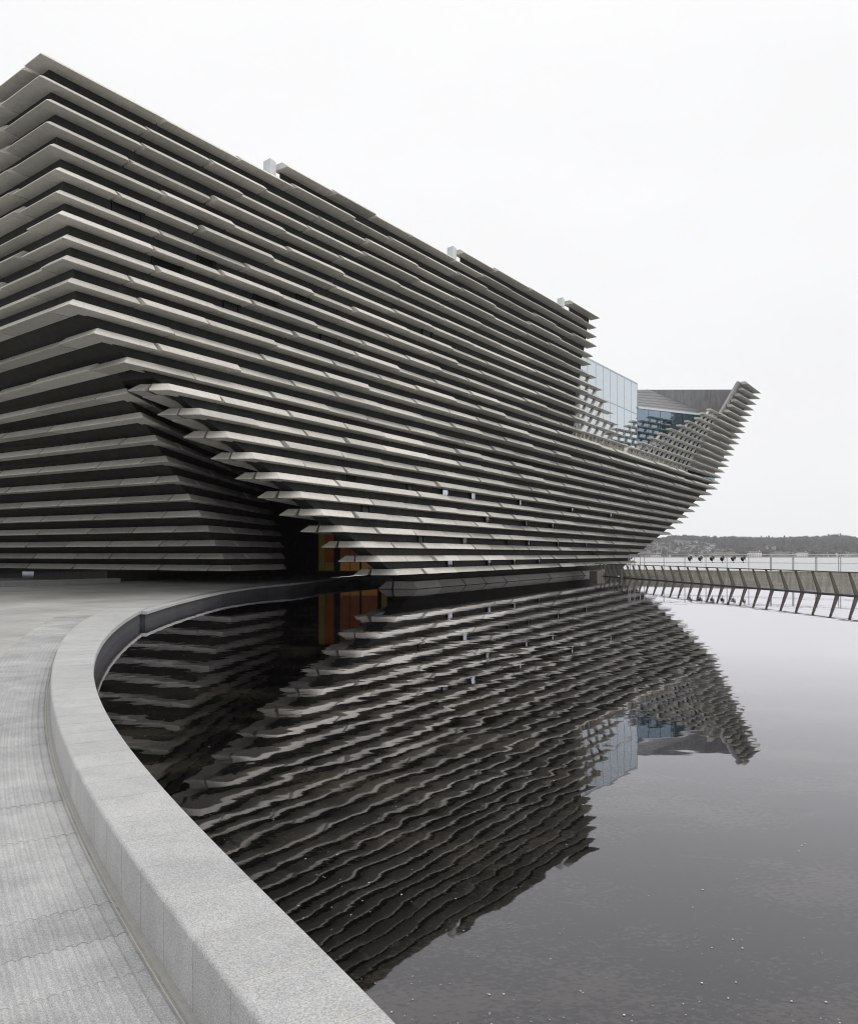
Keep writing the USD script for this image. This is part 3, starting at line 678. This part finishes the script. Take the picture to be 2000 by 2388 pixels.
# windows in the dark wall
def window(x, y, w_px, lit, k_hint=None):
    best = None
    for k in range(0, 25):
        a, b = main_line(k); a2, b2 = main_line(k + 1) if k < 25 else (a, b)
        q, q2 = on_ray(a, b, x), on_ray(a2, b2, x)
        y1 = YH - FPX * (zt(k) - H - HC) / q[1]; y2 = YH - FPX * (zt(k + 1) - HC) / q2[1]     # gap under course k down to the top of course k + 1
        if best is None or abs((y1 + y2) / 2 - y) < best[0]: best = (abs((y1 + y2) / 2 - y), k)
    k = best[1]; a, b = main_line(k); a2, b2 = main_line(k + 1)
    t = unit(b - a); n_ = right_of(t)
    q1, q0 = on_ray(a, b, x) - n_ * WOFF, on_ray(a2, b2, x) - n_ * WOFF
    w = w_px * q1[1] / FPX / abs(n_[1]) * 0.75
    ztop, zbot = zt(k) - Hk(k), zt(k + 1) - 0.1
    g = q0 + (q1 - q0) * ((ztop - zt(k + 1)) / SP)
    win = UsdGeom.Xform.Define(stage, numbered(mus.GetPath().pathString + '/window')).GetPrim()
    # frame as a shallow box, its pane upright
    pr = 0.05
    o1 = q1 + n_ * pr; o0 = q0 + n_ * pr
    for s0, s1 in ((-w / 2 - .05, -w / 2), (w / 2, w / 2 + .16)):
        fm = MB().hexa([[*(q0 + t * s0 - n_ * .05), zbot], [*(q0 + t * s1 - n_ * .05), zbot], [*(o0 + t * s1), zbot], [*(o0 + t * s0), zbot]], [[*(q1 + t * s0 - n_ * .05), ztop], [*(q1 + t * s1 - n_ * .05), ztop], [*(o1 + t * s1), ztop], [*(o1 + t * s0), ztop]])
        obj('frame', fm.done(), M['winhole'], win)
    c0, c1 = (q0 + n_ * 0.02, q1 + n_ * 0.02)
    if lit: tilt = 0.0
    obj('pane', MB().hexa([[*(c0 - t * w / 2 - n_ * .03), zbot], [*(c0 + t * w / 2 - n_ * .03), zbot], [*(c0 + t * w / 2), zbot], [*(c0 - t * w / 2), zbot]],
                          [[*(c1 - t * w / 2 - n_ * .03), ztop], [*(c1 + t * w / 2 - n_ * .03), ztop], [*(c1 + t * w / 2), ztop], [*(c1 - t * w / 2), ztop]]).done(), M['glass_white'] if lit else M['glass_dark'], win)
Z4 = lambda u, v: (1000 + u * .2843, 1050 + v * .2843)
for u, v, w in ((165, 362, 19), (392, 397, 15), (775, 435, 8), (1198, 493, 8), (1512, 542, 7), (508, 585, 13), (825, 603, 8), (1040, 624, 9), (325, 745, 15), (845, 768, 8), (1083, 770, 6), (1308, 778, 4), (205, 930, 17), (523, 928, 12), (728, 922, 9), (928, 920, 6)):
    window(*Z4(u, v), w, True)
for x, y, w in ((306, 498, 55), (398, 621, 55), (489, 611, 30), (549, 717, 30), (629, 707, 50), (628, 705, 50), (716, 702, 28), (779, 796, 45), (1004, 785, 25), (828, 1117, 18), (965, 1136, 14), (862, 1187, 18), (990, 1257, 14), (1193, 1266, 8), (1390, 1283, 8)):
    window(x, y, w, False)
# entrance deep in the arch
ent = UsdGeom.Xform.Define(stage, mus.GetPath().pathString + '/entrance').GetPrim()
DE = 61.5
def epx(x0, x1, y0, y1, d, th=.06):
    return MB().hexa(*[[[(x0 - 1000) / FPX * d, d, z], [(x1 - 1000) / FPX * d, d, z], [(x1 - 1000) / FPX * d, d + th, z], [(x0 - 1000) / FPX * d, d + th, z]] for z in (HC - (y1 - YH) * d / FPX, HC - (y0 - YH) * d / FPX)]).done()
obj('back_wall', epx(540, 1060, 1050, 1340, DE + .3, .2), M['dark'], ent)
obj('ochre_door', epx(743, 757, 1200, 1331, DE), M['ochre'], ent)
obj('ochre_panel', epx(758, 778, 1311, 1331, DE), M['ochre'], ent)
obj('orange_panel', epx(758, 778, 1200, 1310.5, DE), M['orange'], ent)
obj('frame', epx(779, 792, 1190, 1332, DE - .1, .2), M['black'], ent)
obj('orange_panel', epx(793, 838, 1200, 1310.5, DE), M['orange'], ent)
obj('amber_panel', epx(793, 838, 1311, 1331.3, DE), M['amber'], ent)
obj('frame', epx(838.5, 842.5, 1190, 1332, DE - .1, .2), M['black'], ent)
obj('orange_panel', epx(843, 880, 1200, 1310.5, DE), M['orange'], ent)
obj('amber_panel', epx(843, 880, 1311, 1331.3, DE), M['amber'], ent)
obj('ochre_panel', epx(889, 902, 1200, 1331.3, DE), M['ochre'], ent)
obj('handle', epx(796, 797.2, 1306, 1322, DE - .08, .04), M['railsteel'], ent); obj('handle', epx(755.2, 756.2, 1306, 1322, DE - .08, .04), M['railsteel'], ent)
obj('mid_rail', epx(757, 880, 1310.4, 1311.2, DE - .04, .05), M['black'], ent); obj('mullion', epx(815, 816.2, 1200, 1331, DE - .04, .05), M['black'], ent)
# small low window in the plinth that catches the light
obj('plinth_window', MB().hexa(*[[[-24.0, 46.72, z], [-22.9, 46.0, z], [-22.87, 46.05, z], [-23.97, 46.77, z]] for z in (.50, .90)]).done(), M['glass_white'], mus)

# low planter wall on the plaza at the left
pw = thing('low_plaza_wall', 'long low grey stone wall on the plaza under the left wing of the museum', 'wall')
w0, w1 = np.array([-26.2, 26.6]), np.array([-16.0, 41.2])
tw = unit(w1 - w0); nw = right_of(tw); Lw = np.linalg.norm(w1 - w0); nseg = 12
for i in range(nseg):
    q0, q1 = w0 + tw * (Lw * i / nseg + .006), w0 + tw * (Lw * (i + 1) / nseg - .006)
    zb = ground_z(q0[1]) - .05; ztp = ground_z(w1[1]) + 0.22
    obj('wall_block', MB().hexa(*[[[*p_, z] for p_ in (q0, q1, q1 - nw * .5, q0 - nw * .5)] for z in (zb, ztp - .052)]).done(), M['granite'], pw)
    obj('coping_slab', MB().hexa(*[[[*p_, z] for p_ in (q0 + nw * .03, q1 + nw * .03, q1 - nw * .53, q0 - nw * .53)] for z in (ztp - .05, ztp)]).done(), M['granite'], pw)

# ------------------------------------------------------------------ pool edge fence of leaning fins
fen = thing('pool_edge_fence', 'low brown steel fence of leaning fins along the far right edge of the pool', 'fence')
F0, F1 = np.array([15.2, 70.0]), np.array([24.0, 0.0])
tF = unit(F1 - F0); nF = right_of(tF)         # nF points to the pool
if nF[0] > 0: nF = -nF
fx = [1350 + u * .3695 for u in (1750, 1628, 1515, 1408, 1310, 1218, 1135, 1050, 975, 905, 840, 775, 715, 655, 603, 550, 497, 447, 403, 365, 327, 294, 264, 235, 207, 180, 158)]
extra = []
base = [on_ray(F0, F1, x) for x in fx]
d_ = base[0] - base[1]
for i in range(1, 9): extra.append(base[0] + unit(d_) * np.linalg.norm(d_) * i)
for c in base + extra:
    top = c + nF * 0.36; hh = 1.06
    th = 0.02
    def fr(q, w): return [q - tF * .035 - nF * w, q + tF * .035 - nF * w, q + tF * .035 + nF * w, q - tF * .035 + nF * w]
    obj('fin', MB().hexa([[*p_, 0.06] for p_ in fr(c, .10)], [[*p_, hh] for p_ in fr(top, .045)]).done(), M['rust'], fen)
q0, q1 = F0 - tF * 1.0, base[0] + unit(d_) * 16
obj('top_rail', MB().hexa([[*p_, 1.062] for p_ in (q0 + nF * .28, q1 + nF * .28, q1 + nF * .42, q0 + nF * .42)], [[*p_, 1.11] for p_ in (q0 + nF * .28, q1 + nF * .28, q1 + nF * .42, q0 + nF * .42)]).done(), M['rust'], fen)
obj('edge_beam', MB().hexa([[*p_, -.5] for p_ in (q0 - nF * .2, q1 - nF * .2, q1 + nF * .16, q0 + nF * .16)], [[*p_, .055] for p_ in (q0 - nF * .2, q1 - nF * .2, q1 + nF * .16, q0 + nF * .16)]).done(), M['poolwall'], fen)

pe = thing('pool_end_wall', 'short dark concrete block closing the far corner of the pool between museum and fence', 'wall')
obj('wall', MB().hexa([[13.75, 64.9, -.4], [15.6, 70.4, -.4], [15.0, 71.0, -.4], [13.2, 65.3, -.4]], [[13.75, 64.9, .52], [15.6, 70.4, .62], [15.0, 71.0, .62], [13.2, 65.3, .52]]).done(), M['rust'], pe)
# concrete quay wall behind, board marked, with a tubular railing and spotlights
quay = thing('quay_wall', 'weathered tan concrete quay wall with board marks behind the leaning fence', 'wall')
Q0, Q1 = np.array([15.6, 64.5]), np.array([42.0, 46.0]); tQ = unit(Q1 - Q0); nQ = right_of(tQ)
if nQ[1] > 0: nQ = -nQ
LQ = np.linalg.norm(Q1 - Q0); zq = 0.68
nb = 8; segq = 9
for s_ in range(segq):
    a_, b_ = Q0 + tQ * (LQ * s_ / segq + .01), Q0 + tQ * (LQ * (s_ + 1) / segq - .01)
    for j in range(nb):
        z1 = zq - .06 - j * .24; z0 = z1 - .222; pr = rng.uniform(0, .03)
        obj('board_course', MB().hexa(*[[[*p_, z] for p_ in (a_ + nQ * pr, b_ + nQ * pr, b_ - nQ * .5, a_ - nQ * .5)] for z in (z0, z1)]).done(), M['quay'], quay)
a_, b_ = Q0, Q1
obj('wall_core', MB().hexa(*[[[*p_, z] for p_ in (a_ - nQ * .02, b_ - nQ * .02, b_ - nQ * .48, a_ - nQ * .48)] for z in (-4.5, zq - .065)]).done(), M['quay'], quay)
obj('capping', MB().hexa(*[[[*p_, z] for p_ in (a_ + nQ * .04, b_ + nQ * .04, b_ - nQ * .6, a_ - nQ * .6)] for z in (zq - .058, zq)]).done(), M['quay'], quay)
rail = thing('quay_railing', 'thin tubular steel railing with two rails along the top of the quay wall', 'railing')
rc0 = Q0 - nQ * .3; rpost = []
rx = [1350 + u * .3695 for u in (312, 322, 350, 385, 412, 535, 667, 800, 933, 1070, 1207, 1213, 1347, 1354, 1492, 1500, 1637, 1650, 1790, 1940, 2100)]
for x in rx:
    c = on_ray(rc0, Q1 - nQ * .3, x); m = MB(); m.bar([*c, zq], [*c, 1.86], .032); m.box((*c, zq + .01), (.14, .14, .016)); obj('post', m.done(), M['railsteel'], rail)
e0_, e1_ = on_ray(rc0, Q1 - nQ * .3, rx[0]), on_ray(rc0, Q1 - nQ * .3, rx[-1])
obj('top_rail', MB().bar([*e0_, 1.87], [*e1_, 1.87], .036).done(), M['railsteel'], rail)
obj('mid_rail', MB().bar([*e0_, 1.28], [*e1_, 1.28], .022).done(), M['railsteel'], rail)
spot_words = ['first black spotlight from the museum on the quay railing, tilted down to the right', 'second black spotlight from the museum on the quay railing', 'third black spotlight from the museum on the quay railing', 'fourth black spotlight from the museum on the quay railing, turned almost end on', 'fifth black spotlight from the museum on the quay railing', 'black spotlight farthest from the museum on the quay railing']
for i, (u, lean) in enumerate(((703, 35), (768, 32), (842, 25), (906, 12), (976, 35), (1038, 38))):
    c = on_ray(rc0, Q1 - nQ * .3, 1350 + u * .3695) + nQ * 0.04
    s_ = thing('spotlight', spot_words[i], 'spotlight', (c[0], c[1], 1.28), group='spotlights on the quay railing')
    s_.GetPrim() if False else UsdGeom.Xformable(s_).AddScaleOp().Set(Gf.Vec3f(.66, .66, .80))
    can = trimesh.creation.revolve([(0, -.22), (.10, -.22), (.15, -.16), (.165, .14), (.20, .15), (.20, .24), (.17, .24), (.165, .17), (0, .15)], sections=18)
    R_ = trimesh.transformations.rotation_matrix(math.radians(90 + 30), (1, 0, 0)); can.apply_transform(R_)
    can.apply_transform(trimesh.transformations.rotation_matrix(math.radians(-40 - lean), (0, 0, 1))); can.apply_translation((0, 0, .42))
    obj('lamp_housing', (np.array(can.vertices), np.array(can.faces)), M['black'], s_, smooth=40)
    obj('yoke', MB().box((-.19, 0, .36), (.02, .05, .26)).box((.19, 0, .36), (.02, .05, .26)).box((0, 0, .23), (.40, .05, .02)).done(), M['black'], s_)
    obj('stem', MB().bar([0, 0, -.02], [0, 0, .23], .022).box((0, 0, 0.0), (.09, .09, .07)).done(), M['black'], s_)

# ------------------------------------------------------------------ far shore: hills, wood, town
ridge = PchipInterpolator([900, 1300, 1500, 1543, 1582, 1625, 1670, 1710, 1742, 1790, 1841, 1880, 1912, 1943, 1970, 2000, 2100, 2400], [1270, 1268, 1266, 1264, 1259, 1260, 1263, 1262, 1263, 1264, 1263, 1262, 1261, 1258, 1259, 1264, 1268, 1272])
def hill_z(x_px, d):
    top = HC + (YH - float(ridge(np.clip(x_px, 900, 2400)))) * 2250 / FPX
    u = np.clip((d - 1500) / 750, 0, 1.3)
    s_ = u * u * (3 - 2 * u) if u < 1 else 1 - (u - 1) * 0.4
    return -4.2 + (top + 4.2) * (0.72 * s_ + 0.28 * min(u, 1))
hx = np.linspace(900, 2400, 120); hd = np.concatenate([[1480], np.linspace(1500, 2450, 30)])
V = []
for d in hd:
    for x in hx: V.append([(x - 1000) / FPX * d, d, hill_z(x, d) if d >= 1500 else -6.0])
n = len(hx); F = [[i * n + j, i * n + j + 1, (i + 1) * n + j + 1, (i + 1) * n + j] for i in range(len(hd) - 1) for j in range(n - 1)]
p = obj('hills', (np.array(V), np.array(F)), M['field'], smooth=True); tag(p, kind='structure', label='low hills on the far shore of the river')
sh = MB(); 
V2 = [[(x - 1000) / FPX * 1490, 1490 + dy, z] for x in hx for dy, z in ((0, -4.1), (6, -2.2), (22, -2.0))]
F2 = [[i * 3 + j, (i + 1) * 3 + j, (i + 1) * 3 + j + 1, i * 3 + j + 1] for i in range(len(hx) - 1) for j in range(2)]
p = obj('foreshore', (np.array(V2), np.array(F2)), M['shore']); tag(p, kind='structure')
def crown(seed, w, h, z0, nclump=26, per=26, size=0.9, cone=False):
    r_ = np.random.default_rng(seed); V, F = [], []
    for c in range(nclump):
        th, u = r_.uniform(0, 2 * np.pi), r_.uniform(0, 1)
        rad = (1 - u) ** 0.8 if cone else math.sin(math.pi * (0.12 + 0.80 * u)) ** 0.7
        rr_ = w * rad * math.sqrt(r_.uniform(0.15, 1)); cc = np.array([rr_ * math.cos(th), rr_ * math.sin(th), z0 + h * u])
        for q in range(per):
            o = cc + r_.normal(0, w * 0.16, 3); a_, b_ = r_.normal(0, size, 3), r_.normal(0, size, 3)
            V += [o, o + a_, o + b_]; F.append([len(V) - 3, len(V) - 2, len(V) - 1])
    return np.array(V), np.array(F)
def make_tree(name, label, seed, kind, loc):
    t = thing(name, label, 'tree', loc, group=None)
    if kind == 'bare':
        m = MB().bar((0, 0, -1), (0, 0, 6), .35, 6)
        for i in range(7):
            th = i * 0.9 + seed; m.bar((0, 0, 3 + i * .4), (3.2 * math.cos(th), 3.2 * math.sin(th), 8 + i * .5), .14, 5)
        obj('trunk', m.done(), M['trunk'], t); obj('crown', crown(seed, 5.2, 9.0, 3.0, 30, 24, .75), M['wood_brown'], t)
    else:
        obj('trunk', MB().bar((0, 0, -1), (0, 0, 13), .3, 6).done(), M['trunk'], t); obj('crown', crown(seed, 3.2, 14.0, 1.5, 26, 24, .75, cone=True), M['wood_green'], t)
    return t
skyline = [(1582, 0), (1625, 0), (1667, 0), (1712, 0), (1700, 0), (1545, 0), (1600, 0), (1645, 0), (1690, 0), (1735, 0), (1760, 0), (1786, 1), (1775, 1), (1792, 1), (1828, 1), (1840, 0), (1815, 0), (1862, 0), (1880, 0), (1900, 0), (1921, 0), (1939, 1), (1946, 1), (1953, 1), (1959, 1), (1932, 1), (1972, 0), (1990, 0), (1560, 0), (1855, 0)]
trees = {}
for i, (x, ev) in enumerate(skyline):
    d = 2190 + rng.uniform(-15, 25); loc = ((x - 1000) / FPX * d, d, hill_z(x, d))
    name = 'conifer' if ev else 'bare_tree'; grp = 'conifers along the hilltop' if ev else 'bare trees along the hilltop'
    lab = 'dark conifer standing up from the wooded hilltop across the river' if ev else 'rounded bare winter tree on the wooded hilltop across the river'
    if name not in trees:
        trees[name] = make_tree(name, lab, 3 + ev, 'ever' if ev else 'bare', loc); tag(trees[name], group=grp)
    else:
        s_ = rng.uniform(.8, 1.25); copy_of(trees[name], name, loc, rng.uniform(0, 360), (s_, s_, s_ * rng.uniform(.9, 1.1)), lab, 'tree', grp)
# the wood that reads as one mass
wood = UsdGeom.PointInstancer.Define(stage, '/World/woodland'); tag(wood, kind='stuff', label='bare brown winter woodland with dark evergreens covering the far hills')
protos = []
for i, (m_, mt) in enumerate(((crown(11, 5.5, 9.5, 0.5, 22, 20, .95), 'wood_brown'), (crown(12, 4.8, 8.0, 0.3, 20, 20, .95), 'wood_brown'), (crown(13, 3.6, 12.0, 0.3, 20, 18, .95, True), 'wood_green'))):
    protos.append(usdkit.mesh(stage, f'/World/woodland/tree_kind_{"abc"[i]}', m_, M[mt]).GetPath())
wood.CreatePrototypesRel().SetTargets(protos)
pos, idx, ori, sca = [], [], [], []
def town(x, d): return (x < 1725 - (d - 1500) * 0.12 and d < 2000) or d < 1590
for i in range(6500):
    x = rng.uniform(1450, 2080); d = rng.uniform(1525, 2260)
    if town(x, d) and rng.random() < 0.86: continue
    if 1795 < x < 1850 and 1560 < d < 1680: continue
    pos.append(Gf.Vec3f((x - 1000) / FPX * d, d, hill_z(x, d) - 0.5)); nz_ = math.sin(x * .045) + math.sin(d * .021 + x * .02)
    idx.append(2 if rng.random() < (0.30 if nz_ > 0.4 else 0.06) else rng.choice((0, 1)))
    h_ = rng.uniform(0, math.pi); ori.append(Gf.Quath(math.cos(h_), 0, 0, math.sin(h_))); s_ = rng.uniform(.7, 1.25); sca.append(Gf.Vec3f(s_, s_, s_))
wood.CreatePositionsAttr(pos); wood.CreateProtoIndicesAttr(idx); wood.CreateOrientationsAttr(ori); wood.CreateScalesAttr(sca)
# houses
def house(name, label, w, dp, h, rh, wallm, loc, rot, grp, wins=3, cat='house'):
    t = thing(name, label, cat, loc, rot, grp)
    obj('wall', MB().box((0, 0, h / 2 - 1), (w, dp, h + 2)).done(), M[wallm], t)
    V = [(-w / 2 - .3, -dp / 2 - .3, h), (w / 2 + .3, -dp / 2 - .3, h), (w / 2 + .3, dp / 2 + .3, h), (-w / 2 - .3, dp / 2 + .3, h), (-w / 2 - .3, 0, h + rh), (w / 2 + .3, 0, h + rh)]
    r_ = obj('roof', (np.array(V), np.array([[0, 1, 5], [0, 5, 4], [2, 3, 4], [2, 4, 5], [0, 4, 3], [1, 2, 5], [0, 3, 2], [0, 2, 1]])), M['slate'], t)
    obj('chimney', MB().box((w * .38, 0, h + rh), (1.0, .7, 1.8)).done(), M[wallm], r_)
    for i in range(wins):
        for z in ((h * .3, h * .75) if h > 4.5 else (h * .5,)):
            obj('window', MB().box(((i + .5) / wins * w - w / 2, -dp / 2 - .03, z), (w / wins * .36, .08, 1.4)).done(), M['winhole'], t)
    return t
kinds = [('white_house', 'harl', 'small white harled house with slate roof in the hillside town across the river', 'white houses of the hillside town'),
         ('stone_house', 'sandst', 'small tan stone house with slate roof in the hillside town across the river', 'stone houses of the hillside town')]
src = {}
def put_house(ki, x, d, s_):
    nm, wm, lab, grp = kinds[ki]; loc = ((x - 1000) / FPX * d, d, hill_z(x, d) + 0.2); rot = rng.uniform(-40, 40)
    if nm not in src: src[nm] = house(nm, lab, 10, 7, 5.4, 3.0, wm, loc, rot, grp)
    else: copy_of(src[nm], nm, loc, rot, (s_, s_, s_ * rng.uniform(.85, 1.15)), lab, 'house', grp)
for row in range(17):
    d = 1545 + row * 27; xm = 1728 - (d - 1500) * 0.16
    x = 1478 + rng.uniform(0, 8)
    while x < xm:
        if rng.random() < 0.80: put_house(0 if rng.random() < 0.62 else 1, x, d + rng.uniform(-9, 9), rng.uniform(.75, 1.2))
        x += rng.uniform(9, 17)
for x, d in ((1868, 1560), (1887, 1556), (1910, 1585), (1925, 1555), (1958, 1570), (1968, 1600), (1975, 1560), (1990, 1552), (1830, 1553), (1815, 1552), (1948, 1640), (1937, 1630)):
    put_house(rng.choice((0, 0, 1)), x, d, rng.uniform(.85, 1.25))
hz = lambda x, d: ((x - 1000) / FPX * d, d, hill_z(x, d) + .2)
house('warehouse', 'long flat tan brick warehouse on the far waterfront', 36, 14, 8.5, 2.0, 'sandst', hz(1685, 1535), 0, None, 12, 'warehouse')
house('waterfront_inn', 'bright white gabled building on the far waterfront beside the trees', 24, 10, 8.0, 4.0, 'harl', hz(1759, 1528), 0, None, 7, 'building')
house('waterfront_terrace', 'long low stone terrace with grey roof on the far waterfront right of the white building', 46, 9, 6.0, 4.5, 'sandst', hz(1822, 1530), 0, None, 14, 'terrace')
house('cream_hotel', 'cream two storey building on the far shore near the right edge', 22, 10, 7.5, 3.0, 'harl', hz(1868, 1528), 0, None, 6, 'building')
cz = hz(1794, 1700)
cast = thing('castle_house', 'grey stone castle like mansion with turrets above a green lawn on the far hillside', 'mansion', cz)
obj('wall', MB().box((0, 0, 5), (17, 10, 14)).done(), M['sandst'], cast)
for sx in (-1, 1): obj('turret', MB().tm(trimesh.creation.cylinder(2.3, 17, sections=14).apply_translation((sx * 8.5, -4, 6.5))).done(), M['sandst'], cast)
obj('battlement', MB().add(*[np.vstack([trimesh.creation.box((1.4, .6, 1.2)).apply_translation((q, -5, 12.5)).vertices for q in np.arange(-7, 8, 2.6)]), np.vstack([trimesh.creation.box((1, 1, 1)).faces + 8 * i for i in range(len(np.arange(-7, 8, 2.6)))])]).done(), M['sandst'], cast)
for i in range(5):
    for z in (3, 7.5): obj('window', MB().box((-6 + i * 3, -5.05, z), (1.1, .1, 1.8)).done(), M['winhole'], cast)
lw = [[*hz(x, d)] for x, d in ((1797, 1590), (1845, 1590), (1835, 1660), (1797, 1670))]
p = obj('lawn', (np.array(lw) + (0, 0, .6), np.array([[0, 1, 2, 3]])), plain('lawn_grass', (0.11, 0.14, 0.05), rough=1.0)); tag(p, kind='structure')

# ------------------------------------------------------------------ flecks floating on the pool
fk = MB()
for i in range(1500):
    d = 3.2 + 22 * rng.random() ** 1.6; x = rng.uniform(xi(d) + .05, 0.56 * d)
    s_ = rng.choice((.002, .0022, .0025, .003, .0035, .0045, .0055)) * rng.uniform(.55, 1.1)
    if s_ < .003 and d > 10: continue
    th = rng.uniform(0, 3); n6 = 6
    V = [(x + s_ * math.cos(th + q * 2 * math.pi / n6) * rng.uniform(.8, 1.2), d + s_ * math.sin(th + q * 2 * math.pi / n6), .003) for q in range(n6)] + [(x, d, .003 + s_ * .4)]
    fk.add(V, [[q, (q + 1) % n6, n6] for q in range(n6)])
p = obj('floating_flecks', fk.done(), M['fleck']); tag(p, kind='stuff', label='small white flecks floating on the dark pool')

# ------------------------------------------------------------------ thin haze over the river
HZ = usdkit.material(stage, '/World/Looks/haze', {'v': ('principled_volume', {'color': (0.93, 0.955, 0.99), 'density': 0.000085, 'anisotropy': 0.1})}, [], volume='v.volume')
hb = trimesh.creation.box((8200, 5200, 92)); hb.apply_translation((0, 0, 39))
p = obj('haze', (np.array(hb.vertices), np.array(hb.faces)), HZ); tag(p, kind='stuff', label='thin pale haze over the river')
